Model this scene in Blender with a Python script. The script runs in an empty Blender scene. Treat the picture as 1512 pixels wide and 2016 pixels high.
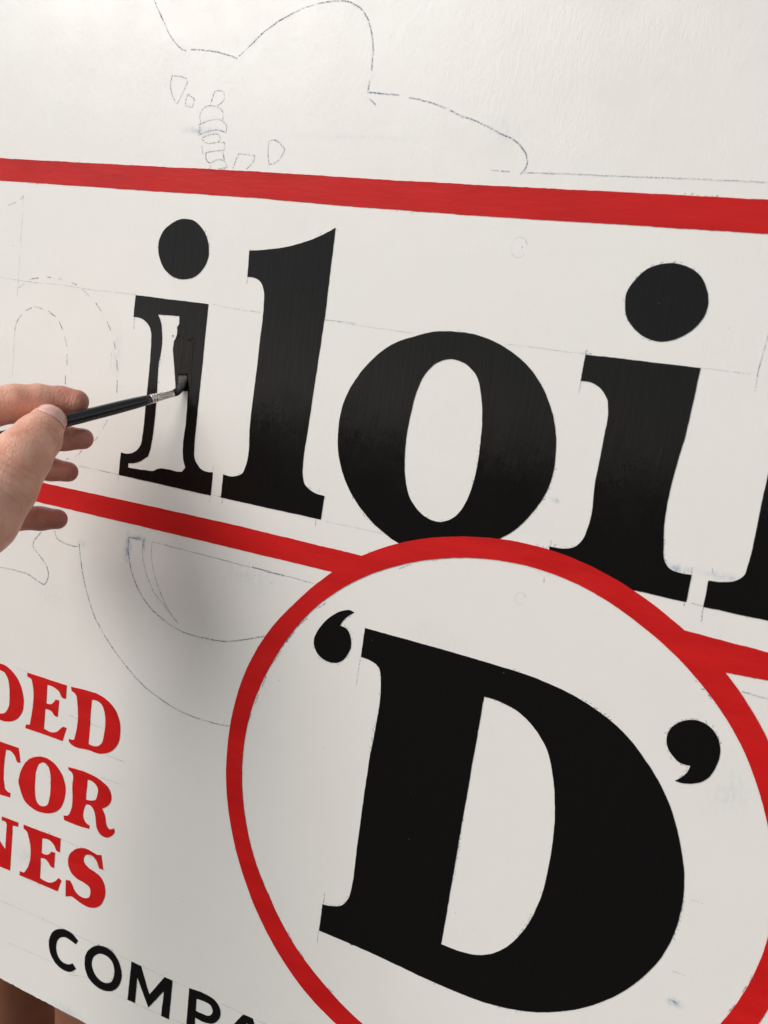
import bpy, bmesh, math, random, numpy as np
from mathutils import Matrix, Vector
from mathutils.bvhtree import BVHTree
random.seed(4)
S = bpy.context.scene
C = S.collection
TILT = 5.0
# board frame: x right along the sign, y up the sign, z out of its face (metres)
M = Matrix.Translation((0, 0, 1.35)) @ Matrix.Rotation(math.radians(90 - TILT), 4, 'X')

# ---------------------------------------------------------------- camera
cam = bpy.data.cameras.new('camera')
camo = bpy.data.objects.new('camera', cam); C.objects.link(camo)
CR = Matrix(((0.8986698, -0.190197, 0.3952438), (0.1297269, 0.9760347, 0.1747205), (-0.419003, -0.1057423, 0.9018066)))
camo.matrix_world = M @ Matrix.Translation((0, 0, .5)) @ CR.to_4x4()
cam.sensor_fit = 'VERTICAL'; cam.sensor_height = 36; cam.lens = 36 * 1840 / 2016
cam.clip_start = .01; cam.clip_end = 100
cam.dof.use_dof = True; cam.dof.focus_distance = .60; cam.dof.aperture_fstop = 14
S.camera = camo
S.render.resolution_x = 768; S.render.resolution_y = 1024

# ---------------------------------------------------------------- light
SUN_AZ, SUN_EL = -41.0, 31.0            # in the board frame, seen from the sign
a, e = math.radians(SUN_AZ), math.radians(SUN_EL)
Lb = Vector((math.sin(a) * math.cos(e), math.sin(e), math.cos(a) * math.cos(e)))
Lw = (M.to_3x3() @ Lb).normalized()
sun = bpy.data.lights.new('sun', 'SUN'); suno = bpy.data.objects.new('sun', sun); C.objects.link(suno)
suno.rotation_euler = Lw.to_track_quat('Z', 'Y').to_euler(); suno.location = Lw * 5
sun.energy = 2.2; sun.angle = math.radians(36); sun.color = (1, .975, .94)
w = bpy.data.worlds.new('World'); S.world = w; w.use_nodes = True
nt = w.node_tree; bg = nt.nodes['Background']
sky = nt.nodes.new('ShaderNodeTexSky'); sky.sky_type = 'NISHITA'; sky.sun_disc = False
sky.sun_elevation = math.asin(Lw.z); sky.sun_rotation = math.atan2(Lw.x, Lw.y)
sky.dust_density = 1.0; sky.air_density = 1.0; sky.ozone_density = 1.0
hs_ = nt.nodes.new('ShaderNodeHueSaturation'); hs_.inputs['Saturation'].default_value = .22     # thin overcast
nt.links.new(sky.outputs[0], hs_.inputs['Color']); nt.links.new(hs_.outputs[0], bg.inputs[0]); bg.inputs[1].default_value = .105
S.view_settings.view_transform = 'Standard'; S.view_settings.look = 'None'
S.view_settings.exposure = 0.05; S.view_settings.gamma = 1


# traced outlines on the sign, board frame, millimetres (x, y, corner)
SHAPES={"i1":[[[-415.9,10.65,1],[-358.14,10.73,1],[-358.25,-21.72,0],[-358.25,-21.72,0],[-358.5,-44.93,0],[-358.62,-65.83,0],[-358.39,-81.62,0],[-357.73,-87.34,0],[-354.68,-91.61,0],[-351.2,-94.19,0],[-342.3,-94.48,1],[-342.06,-109.84,1],[-417.9,-109.64,1],[-417.4,-94.13,1],[-410.07,-93.73,0],[-404.89,-90.94,0],[-401.34,-85.99,0],[-400.47,-78.24,0],[-400.08,-59.84,0],[-399.63,-26.82,0],[-399.92,-17.93,0],[-400.48,-12.76,0],[-402.23,-8.78,0],[-406.59,-5.08,0],[-411.41,-3.51,0],[-416.09,-3.48,1]],[[-396.63,0.14,1],[-379.42,0.93,1],[-379.04,-4.15,1],[-380.39,-6.36,1],[-380.14,-11.48,0],[-381.12,-14.17,0],[-381.99,-17.9,1],[-381.93,-22.56,0],[-381.38,-24.57,0],[-380.47,-28.62,0],[-378.54,-37.24,0],[-377.36,-44.94,1],[-367.36,-43.56,1],[-366.9,-56.57,0],[-366.67,-68.13,1],[-367.15,-72.43,0],[-367.12,-84.12,0],[-366.64,-88.32,0],[-363.9,-95.34,1],[-366.15,-98.42,1],[-368.7,-98.87,0],[-377.23,-98.85,0],[-386.37,-100.23,0],[-388.23,-101.49,0],[-396.19,-102.61,0],[-410.8,-103.23,1],[-410.76,-100.35,1],[-406.02,-99.64,0],[-400.81,-97.38,0],[-397.65,-95.2,1],[-394.84,-93.08,1],[-393.38,-87.94,0],[-392.85,-83.52,0],[-391.95,-67.21,0],[-392.04,-48.02,0],[-392.46,-29.08,0],[-391.74,-23.75,0],[-392.05,-10.76,0],[-393.5,-4.7,0]]],"i1dot":[[[-381.09,61.4,0],[-386.65,60.55,0],[-392.63,57.42,0],[-397.86,52.8,0],[-400.48,47.33,0],[-400.84,41.74,0],[-399.22,35.78,0],[-395.36,30.01,0],[-389.77,25.92,0],[-383.19,24.22,0],[-376.26,24.49,0],[-370.83,26.34,0],[-365.71,30.54,0],[-362.62,35.77,0],[-361.49,40.81,0],[-362.06,45.7,0],[-364.51,51.92,0],[-368.8,57.03,0],[-374.13,60.37,0]]],"wet":[[[-381.7,-14.76,1],[-378.33,-13.33,0],[-373.23,-13.25,0],[-366.97,-15.34,1],[-366.57,-22.74,0],[-364.49,-45.25,1],[-376.49,-46.92,1],[-378.73,-37.27,0],[-379.75,-32.18,0],[-381.25,-24.55,0],[-381.67,-22.53,0]]],"l":[[[-331.61,45.76,1],[-317.24,47.6,0],[-302.36,50.79,0],[-288.05,55.68,0],[-273.82,63.16,1],[-273.99,13.32,1],[-275.45,-23.69,1],[-276.74,-58.26,1],[-277.17,-77.57,0],[-276.51,-85.09,0],[-274.52,-90.04,0],[-269.42,-93.23,0],[-259.96,-94.7,1],[-260.25,-109.66,1],[-334.04,-109.69,1],[-334.03,-94.58,1],[-324.58,-93.95,0],[-319.9,-91.29,0],[-318.02,-86.42,0],[-318.05,-60.61,0],[-317.43,-29.25,0],[-317.23,-6.13,0],[-317.24,15.62,0],[-318.09,22.34,0],[-321.52,27.97,0],[-326.56,29.95,0],[-331.03,29.95,1]]],"o":[[[-192.13,12.29,0],[-205.62,10.23,0],[-214.21,7.24,0],[-231.36,-1.68,0],[-242.37,-12.88,0],[-249.4,-23.77,0],[-254.95,-38.49,0],[-255.79,-52.22,0],[-255.01,-61.88,0],[-251.8,-73.15,0],[-245.09,-85.79,0],[-233.48,-98.46,0],[-221.47,-106.96,0],[-206.74,-113.28,0],[-192.1,-113.62,0],[-176.08,-111.75,0],[-160.91,-107.0,0],[-146.31,-98.09,0],[-136.81,-89.37,0],[-129.3,-78.25,0],[-123.46,-63.58,0],[-122.54,-47.34,0],[-124.09,-36.97,0],[-128.74,-23.61,0],[-135.72,-11.47,0],[-144.52,-2.15,0],[-155.83,5.19,0],[-167.79,9.92,0],[-181.48,12.33,0]],[[-190.74,-3.13,0],[-198.21,-5.88,0],[-205.04,-13.63,0],[-208.64,-23.36,0],[-210.37,-35.74,0],[-211.35,-50.01,0],[-210.51,-64.13,0],[-208.01,-76.14,0],[-204.75,-84.19,0],[-199.75,-89.99,0],[-192.92,-94.43,0],[-184.56,-95.85,0],[-176.99,-92.72,0],[-171.16,-85.43,0],[-167.8,-75.41,0],[-165.99,-62.07,0],[-166.17,-45.55,0],[-167.75,-29.41,0],[-170.35,-18.94,0],[-174.08,-10.45,0],[-180.71,-5.02,0]]],"i2":[[[-115.48,8.89,1],[-56.64,9.27,1],[-57.73,-26.0,1],[-58.23,-84.28,0],[-56.69,-90.65,0],[-53.14,-94.91,0],[-49.0,-95.84,0],[-41.97,-95.6,1],[-42.02,-110.45,1],[-69.85,-110.18,1],[-117.69,-109.24,1],[-117.78,-96.43,1],[-109.56,-95.83,0],[-103.89,-93.5,0],[-100.39,-88.86,0],[-98.91,-82.51,0],[-99.05,-56.94,0],[-98.64,-32.55,0],[-98.66,-19.02,0],[-100.41,-12.7,0],[-105.01,-7.6,0],[-110.39,-5.29,0],[-115.83,-5.37,1]]],"i2dot":[[[-99.48,35.8,0],[-99.78,42.09,0],[-96.93,48.64,0],[-91.02,55.4,0],[-84.52,58.27,0],[-79.27,59.09,0],[-71.41,57.84,0],[-64.65,53.86,0],[-60.47,47.39,0],[-58.91,42.21,0],[-59.6,34.48,0],[-62.4,29.17,0],[-67.62,24.31,0],[-73.21,21.16,0],[-79.98,19.74,0],[-86.5,20.96,0],[-93.63,25.31,0],[-97.74,30.42,0]]],"next":[[[-14.41,-3.74,1],[-15.78,-37.18,0],[-15.85,-52.94,0],[-15.77,-72.88,0],[-16.22,-84.29,0],[-16.98,-90.15,0],[-20.07,-93.71,0],[-25.0,-95.65,0],[-33.23,-96.7,1],[-33.33,-110.89,1],[-1.83,-110.67,1],[16.18,-110.65,1],[14.52,-96.59,1],[9.1,-96.27,0],[5.46,-92.31,0],[5.36,-84.33,0],[7.01,-30.86,0],[5.48,-5.33,1]]],"D":[[[-221.46,-169.47,1],[-180.43,-169.83,0],[-142.27,-170.49,0],[-109.39,-172.4,0],[-81.8,-178.74,0],[-58.09,-190.81,0],[-46.75,-201.02,0],[-37.42,-211.05,0],[-30.61,-221.15,0],[-23.71,-235.32,0],[-18.08,-251.06,0],[-16.96,-255.02,0],[-14.57,-272.2,0],[-14.98,-288.15,0],[-20.57,-310.74,0],[-27.23,-324.33,0],[-39.72,-341.17,0],[-53.38,-353.96,0],[-68.0,-363.74,0],[-88.08,-372.51,0],[-109.6,-377.05,0],[-141.05,-378.17,0],[-182.64,-376.41,0],[-225.66,-375.89,1],[-225.5,-357.21,1],[-219.26,-355.89,0],[-211.92,-352.32,0],[-208.07,-345.13,0],[-207.12,-338.17,0],[-207.12,-307.45,0],[-206.9,-252.54,0],[-206.01,-202.2,0],[-206.73,-197.21,0],[-209.26,-191.01,0],[-214.13,-188.87,0],[-221.59,-188.09,1]],[[-141.13,-190.86,1],[-131.41,-191.36,0],[-119.96,-194.05,0],[-110.66,-199.84,0],[-100.64,-210.45,0],[-94.42,-225.61,0],[-90.53,-241.57,0],[-88.57,-258.31,0],[-88.11,-281.06,0],[-89.79,-301.39,0],[-95.12,-320.77,0],[-104.54,-337.57,0],[-112.18,-344.99,0],[-118.73,-348.7,0],[-127.42,-350.94,0],[-143.58,-351.79,1],[-142.15,-244.75,1]]],"q1":[[[-229.84,-161.76,1],[-232.26,-161.06,0],[-238.1,-162.56,0],[-243.25,-166.15,0],[-249.04,-172.35,0],[-252.93,-179.0,0],[-254.85,-184.77,0],[-254.28,-189.03,0],[-251.44,-193.6,0],[-246.74,-196.33,0],[-240.0,-196.73,0],[-234.64,-194.42,0],[-230.69,-189.01,0],[-229.26,-182.55,0],[-230.52,-176.81,0],[-233.86,-172.9,0],[-238.36,-172.21,1],[-236.76,-168.88,0],[-234.01,-165.18,0]]],"q2":[[[-30.36,-207.01,1],[-26.35,-207.06,0],[-22.25,-206.05,0],[-16.76,-202.89,0],[-13.04,-196.97,0],[-11.27,-190.4,0],[-11.42,-183.81,0],[-13.19,-178.41,0],[-16.65,-174.18,0],[-21.29,-171.61,0],[-26.2,-171.08,0],[-31.31,-172.93,0],[-35.55,-176.53,0],[-37.9,-180.6,0],[-38.56,-184.84,0],[-37.17,-189.82,0],[-33.61,-194.13,0],[-29.48,-196.54,0],[-24.48,-196.49,1],[-25.14,-200.22,0],[-27.51,-204.04,0]]],"r_D":[[[-549.4,-271.17,1],[-525.19,-270.82,0],[-514.85,-270.85,0],[-508.68,-271.19,0],[-501.3,-274.36,0],[-494.8,-279.72,0],[-490.65,-287.3,0],[-489.02,-294.8,0],[-489.48,-301.32,0],[-492.54,-307.04,0],[-498.24,-311.95,0],[-505.22,-314.43,0],[-511.37,-315.04,0],[-521.75,-315.66,0],[-547.7,-317.5,1],[-547.38,-314.5,1],[-543.19,-312.87,1],[-544.29,-275.5,1],[-549.17,-274.36,1]],[[-527.92,-275.97,1],[-520.67,-275.62,0],[-514.45,-275.94,0],[-510.31,-276.41,0],[-506.46,-279.75,0],[-503.83,-287.02,0],[-502.84,-295.56,0],[-503.57,-303.02,0],[-506.76,-307.99,0],[-511.76,-310.11,0],[-517.94,-310.86,0],[-527.36,-311.16,1]]],"r_E":[[[-487.35,-270.55,1],[-449.38,-270.21,1],[-449.13,-280.2,1],[-452.47,-280.38,0],[-455.69,-276.63,0],[-460.67,-274.92,0],[-467.49,-274.64,1],[-467.21,-288.91,1],[-462.38,-288.3,0],[-459.71,-285.58,0],[-458.43,-283.65,1],[-455.26,-283.52,1],[-455.65,-296.31,1],[-458.28,-296.14,0],[-460.92,-293.77,0],[-467.79,-293.41,1],[-467.72,-308.83,1],[-459.52,-309.53,0],[-454.85,-307.32,0],[-451.32,-303.5,0],[-449.54,-301.94,1],[-446.63,-302.25,1],[-449.47,-313.18,1],[-485.62,-313.82,1],[-484.98,-310.58,1],[-481.44,-309.76,0],[-480.99,-306.82,0],[-481.84,-276.91,0],[-482.72,-274.79,0],[-486.79,-273.71,1]]],"r_D2":[[[-445.13,-269.95,1],[-430.85,-268.85,0],[-417.88,-268.99,0],[-410.33,-271.38,0],[-403.49,-276.21,0],[-399.68,-282.66,0],[-398.23,-289.81,0],[-398.9,-299.16,0],[-403.22,-305.86,0],[-408.31,-309.92,0],[-415.46,-312.4,0],[-424.77,-312.59,0],[-441.82,-312.79,0],[-443.36,-311.69,1],[-443.35,-309.73,1],[-438.85,-308.74,0],[-437.99,-305.74,0],[-438.54,-278.72,0],[-439.41,-275.5,0],[-444.09,-272.97,1]],[[-425.48,-274.36,1],[-421.1,-273.72,0],[-416.33,-275.39,0],[-413.07,-280.53,0],[-411.71,-287.76,0],[-411.97,-296.27,0],[-413.54,-303.68,0],[-416.91,-307.04,0],[-420.53,-308.16,0],[-425.39,-308.11,1]]],"r_T":[[[-534.22,-333.0,1],[-510.02,-332.21,0],[-491.02,-331.64,1],[-488.28,-342.6,1],[-491.1,-343.09,0],[-493.98,-339.1,0],[-498.31,-336.36,0],[-503.44,-336.74,1],[-502.67,-365.85,0],[-501.97,-368.11,0],[-499.24,-369.7,0],[-496.31,-369.97,1],[-496.33,-373.55,1],[-506.68,-374.69,0],[-525.7,-375.57,1],[-525.95,-372.28,1],[-520.74,-370.56,0],[-518.82,-367.8,0],[-519.55,-337.62,1],[-524.25,-338.25,0],[-528.31,-340.75,0],[-530.21,-343.84,1],[-533.96,-343.75,1]]],"r_O":[[[-472.29,-332.66,0],[-479.93,-337.1,0],[-485.37,-344.53,0],[-488.25,-352.82,0],[-488.35,-360.26,0],[-487.52,-361.66,0],[-485.43,-365.92,0],[-482.74,-369.97,0],[-477.88,-373.27,0],[-469.61,-375.38,0],[-460.68,-374.36,0],[-453.01,-371.3,0],[-446.66,-365.47,0],[-443.88,-358.46,0],[-443.18,-350.19,0],[-443.4,-347.83,0],[-445.92,-341.45,0],[-450.27,-336.47,0],[-456.49,-332.47,0],[-463.49,-331.09,0]],[[-466.09,-335.29,0],[-469.87,-337.54,0],[-472.15,-343.53,0],[-472.57,-352.6,0],[-472.58,-358.35,0],[-471.88,-363.02,0],[-470.29,-367.4,0],[-467.06,-369.99,0],[-463.08,-369.7,0],[-459.3,-367.35,0],[-457.76,-362.35,0],[-457.14,-354.84,0],[-457.37,-350.04,0],[-458.62,-341.58,0],[-461.02,-336.72,0]]],"r_R":[[[-442.01,-331.42,1],[-415.49,-331.11,0],[-408.32,-333.07,0],[-403.91,-335.54,0],[-401.15,-340.09,0],[-401.14,-344.78,0],[-403.93,-349.26,0],[-408.23,-352.7,1],[-405.53,-356.51,0],[-402.37,-364.89,0],[-400.38,-366.17,0],[-398.59,-365.54,0],[-396.44,-363.99,1],[-395.46,-366.4,0],[-397.65,-370.35,0],[-402.0,-373.26,0],[-407.62,-373.11,0],[-411.25,-369.62,0],[-414.12,-359.48,0],[-415.86,-356.11,0],[-418.9,-353.97,0],[-423.57,-354.61,1],[-423.48,-367.52,0],[-422.22,-368.68,0],[-418.32,-369.72,1],[-418.56,-372.2,1],[-428.48,-373.29,0],[-442.01,-373.58,1],[-443.09,-370.31,1],[-438.6,-368.35,0],[-436.97,-364.97,0],[-437.01,-341.75,0],[-436.89,-336.91,0],[-437.85,-334.84,0],[-441.33,-333.58,1]],[[-423.53,-335.32,1],[-417.87,-335.43,0],[-414.89,-337.19,0],[-413.62,-338.77,0],[-413.35,-343.4,0],[-415.21,-348.36,0],[-419.27,-350.13,0],[-423.73,-351.01,1]]],"r_N":[[[-503.23,-391.82,1],[-486.32,-391.13,1],[-486.35,-394.49,1],[-491.66,-395.35,1],[-491.52,-433.17,1],[-502.03,-433.69,1],[-505.23,-433.59,1],[-528.87,-412.91,1],[-529.1,-432.03,1],[-523.54,-433.47,1],[-523.85,-436.62,1],[-540.8,-437.64,1],[-540.5,-434.03,1],[-535.63,-432.68,1],[-535.63,-402.38,1],[-540.67,-400.68,1],[-540.38,-397.14,1],[-523.14,-395.49,1],[-497.81,-417.59,1],[-497.59,-396.76,1],[-498.77,-395.07,0],[-502.97,-395.11,1]]],"r_E2":[[[-480.79,-390.86,1],[-444.2,-389.27,1],[-443.97,-400.43,1],[-446.95,-400.28,0],[-449.74,-396.77,0],[-453.91,-394.57,0],[-461.84,-395.35,1],[-461.6,-407.3,1],[-455.83,-406.68,0],[-453.05,-404.17,0],[-452.18,-402.86,1],[-448.43,-402.48,1],[-448.41,-414.89,1],[-451.09,-415.06,0],[-454.35,-412.12,0],[-457.47,-410.78,0],[-461.93,-411.59,1],[-461.31,-428.12,1],[-450.94,-427.94,0],[-446.22,-424.88,0],[-443.56,-421.37,1],[-440.5,-422.28,1],[-443.57,-432.21,1],[-481.39,-433.19,1],[-481.36,-429.78,1],[-477.27,-429.26,0],[-475.42,-426.7,0],[-475.84,-397.45,0],[-477.03,-395.37,0],[-480.42,-394.07,1]]],"r_S":[[[-424.53,-389.66,0],[-430.45,-393.44,0],[-434.78,-399.11,0],[-435.42,-405.91,0],[-432.66,-411.46,0],[-426.49,-414.88,0],[-417.69,-416.04,0],[-413.19,-417.99,0],[-412.34,-421.76,0],[-413.42,-425.46,0],[-416.59,-427.52,0],[-422.37,-427.72,0],[-427.48,-425.15,0],[-430.28,-421.27,0],[-432.43,-419.2,1],[-436.27,-420.09,1],[-435.36,-433.19,1],[-432.22,-431.97,1],[-429.86,-431.05,0],[-424.88,-432.01,0],[-417.96,-433.42,0],[-411.25,-433.08,0],[-404.87,-429.9,0],[-400.7,-424.16,0],[-399.09,-416.61,0],[-400.69,-409.93,0],[-404.41,-405.68,0],[-410.27,-403.84,0],[-417.09,-402.34,0],[-420.7,-399.62,0],[-421.19,-396.55,0],[-419.37,-393.45,0],[-416.17,-392.03,0],[-412.33,-392.47,0],[-408.75,-395.18,0],[-406.43,-399.57,1],[-402.69,-399.22,1],[-405.63,-388.56,1],[-409.75,-389.75,1],[-413.58,-389.3,0],[-419.36,-388.59,0]]],"C":[[[-420.39,-464.19,1],[-426.09,-460.91,0],[-432.1,-460.01,0],[-437.94,-461.38,0],[-444.5,-466.35,0],[-447.69,-473.63,0],[-447.59,-480.44,0],[-444.68,-486.94,0],[-439.22,-491.5,0],[-433.01,-493.55,0],[-426.1,-492.71,0],[-420.15,-487.59,1],[-423.69,-484.6,1],[-427.14,-486.92,0],[-432.54,-487.78,0],[-437.81,-484.89,0],[-440.53,-479.2,0],[-440.37,-473.16,0],[-437.29,-468.48,0],[-433.01,-466.29,0],[-427.54,-466.56,0],[-422.29,-467.93,1]]],"O2":[[[-403.71,-461.27,0],[-397.25,-458.99,0],[-388.67,-459.53,0],[-382.58,-463.97,0],[-378.56,-471.34,0],[-377.91,-477.68,0],[-380.4,-485.43,0],[-386.41,-491.43,0],[-393.8,-493.86,0],[-402.58,-492.67,0],[-408.79,-488.61,0],[-412.27,-480.81,0],[-412.22,-473.21,0],[-408.99,-466.4,0]],[[-399.42,-465.96,0],[-393.8,-465.0,0],[-387.91,-467.07,0],[-385.01,-472.46,0],[-384.9,-478.23,0],[-386.72,-483.62,0],[-390.68,-486.77,0],[-396.35,-487.41,0],[-402.44,-484.17,0],[-405.74,-478.02,0],[-405.09,-471.87,0]]],"M":[[[-370.26,-460.21,1],[-361.71,-460.04,1],[-352.15,-479.09,1],[-340.67,-459.94,1],[-333.6,-459.75,1],[-333.34,-490.79,1],[-340.25,-491.01,1],[-339.82,-470.9,1],[-351.89,-489.4,1],[-364.07,-470.12,1],[-363.93,-491.3,1],[-370.72,-491.57,1]]],"P":[[[-319.16,-459.4,1],[-305.11,-458.11,0],[-298.21,-458.99,0],[-293.57,-462.44,0],[-291.75,-467.15,0],[-292.81,-472.39,0],[-296.89,-477.3,0],[-302.63,-479.3,0],[-311.66,-479.44,1],[-310.92,-500.94,1],[-317.83,-501.77,1]],[[-312.24,-464.63,1],[-304.45,-463.77,0],[-300.09,-464.59,0],[-298.19,-467.7,0],[-298.88,-471.2,0],[-301.6,-473.47,0],[-305.82,-473.96,0],[-311.84,-474.06,1]]],"A2":[[[-273.95,-459.58,1],[-266.2,-459.39,1],[-254.35,-482.73,1],[-260.8,-483.08,1],[-270.04,-464.67,1],[-291.04,-497.94,1],[-297.77,-498.75,1]]],"band1":[[[-900,91.87,1],[-543.41,92.05,1],[-512.35,91.93,1],[-414.79,92.05,1],[-334.22,92.34,1],[-238.69,91.74,1],[-183.75,91.73,1],[-113.02,92.01,1],[-40.38,92.31,1],[330,92.5,1],[330,75.99,1],[-37.35,76.4,1],[-98.06,76.14,1],[-181.18,75.47,1],[-262.39,75.72,1],[-332.29,76.97,1],[-424.29,76.89,1],[-542.22,76.97,1],[-900,77.37,1]]],"band2":[[[-900,-129.26,1],[-491.66,-127.31,1],[-346.28,-125.38,1],[-310.85,-125.36,1],[-229.94,-125.98,1],[-216.96,-126.0,1],[-235.61,-139.97,1],[-248.26,-140.23,1],[-344.5,-140.71,1],[-498.19,-141.89,1],[-900,-144.83,1]]],"band3":[[[-46.09,-125.21,1],[-40.87,-125.3,1],[1.19,-126.56,1],[330,-135.95,1],[330,-125.35,1],[3.94,-141.03,1],[-16.34,-142.2,1],[-24.14,-142.38,1]]],"ring":[[[-309.14,-273.05,0],[-308.35,-288.31,0],[-306.24,-303.43,0],[-302.83,-318.31,0],[-298.14,-332.82,0],[-292.28,-346.89,0],[-285.41,-360.51,0],[-277.52,-373.59,0],[-268.55,-386.01,0],[-258.53,-397.65,0],[-247.54,-408.44,0],[-235.56,-418.19,0],[-222.52,-426.5,0],[-208.65,-433.29,0],[-194.3,-438.91,0],[-179.59,-443.44,0],[-164.55,-446.71,0],[-149.3,-448.67,0],[-133.93,-449.28,0],[-118.58,-448.56,0],[-103.35,-446.5,0],[-88.36,-443.12,0],[-73.73,-438.45,0],[-59.57,-432.52,0],[-45.98,-425.38,0],[-33.07,-417.09,0],[-20.94,-407.71,0],[-9.67,-397.31,0],[0.65,-385.98,0],[9.93,-373.79,0],[18.12,-360.84,0],[25.14,-347.23,0],[31.02,-333.09,0],[35.79,-318.53,0],[39.26,-303.59,0],[41.32,-288.38,0],[42.0,-273.05,0],[41.34,-257.72,0],[39.35,-242.5,0],[36.04,-227.51,0],[31.44,-212.86,0],[25.58,-198.67,0],[18.5,-185.05,0],[10.2,-172.13,0],[0.8,-160.0,0],[-9.59,-148.71,0],[-21.07,-138.55,0],[-33.5,-129.63,0],[-46.52,-121.65,0],[-60.02,-114.55,0],[-74.05,-108.52,0],[-88.56,-103.73,0],[-103.46,-100.23,0],[-118.63,-98.14,0],[-133.93,-97.59,0],[-149.21,-98.46,0],[-164.35,-100.56,0],[-179.28,-103.8,0],[-193.93,-108.21,0],[-208.14,-113.92,0],[-221.74,-120.96,0],[-234.6,-129.29,0],[-246.56,-138.83,0],[-257.48,-149.5,0],[-267.57,-160.91,0],[-277.15,-172.77,0],[-285.91,-185.31,0],[-293.34,-198.72,0],[-299.32,-212.86,0],[-303.86,-227.52,0],[-306.95,-242.54,0],[-308.67,-257.76,0]],[[-296.94,-273.05,0],[-296.13,-287.24,0],[-294.08,-301.29,0],[-290.82,-315.09,0],[-286.37,-328.54,0],[-280.74,-341.51,0],[-273.87,-353.84,0],[-265.96,-365.5,0],[-257.37,-376.63,0],[-248.09,-387.21,0],[-237.81,-396.85,0],[-226.57,-405.36,0],[-214.75,-413.03,0],[-202.44,-419.97,0],[-189.52,-425.78,0],[-176.02,-430.13,0],[-162.16,-433.13,0],[-148.09,-434.92,0],[-133.93,-435.48,0],[-119.78,-434.79,0],[-105.75,-432.88,0],[-91.94,-429.76,0],[-78.47,-425.44,0],[-65.42,-419.97,0],[-52.91,-413.38,0],[-41.02,-405.74,0],[-29.85,-397.09,0],[-19.48,-387.5,0],[-9.99,-377.05,0],[-1.45,-365.81,0],[6.07,-353.88,0],[12.56,-341.36,0],[18.09,-328.38,0],[22.69,-315.02,0],[26.25,-301.3,0],[28.59,-287.27,0],[29.43,-273.05,0],[28.64,-258.83,0],[26.45,-244.77,0],[23.05,-230.99,0],[18.54,-217.56,0],[13.08,-204.5,0],[6.69,-191.87,0],[-0.8,-179.83,0],[-9.49,-168.64,0],[-19.24,-158.36,0],[-29.8,-148.96,0],[-41.09,-140.46,0],[-53.06,-132.99,0],[-65.55,-126.41,0],[-78.45,-120.61,0],[-91.81,-115.86,0],[-105.61,-112.46,0],[-119.71,-110.48,0],[-133.93,-109.88,0],[-148.14,-110.6,0],[-162.23,-112.57,0],[-176.08,-115.77,0],[-189.61,-120.09,0],[-202.78,-125.41,0],[-215.51,-131.75,0],[-227.66,-139.19,0],[-239.06,-147.76,0],[-249.64,-157.34,0],[-259.24,-167.91,0],[-267.59,-179.46,0],[-274.81,-191.71,0],[-281.16,-204.4,0],[-286.68,-217.45,0],[-291.16,-230.92,0],[-294.44,-244.75,0],[-296.41,-258.84,0]]]}
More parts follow.
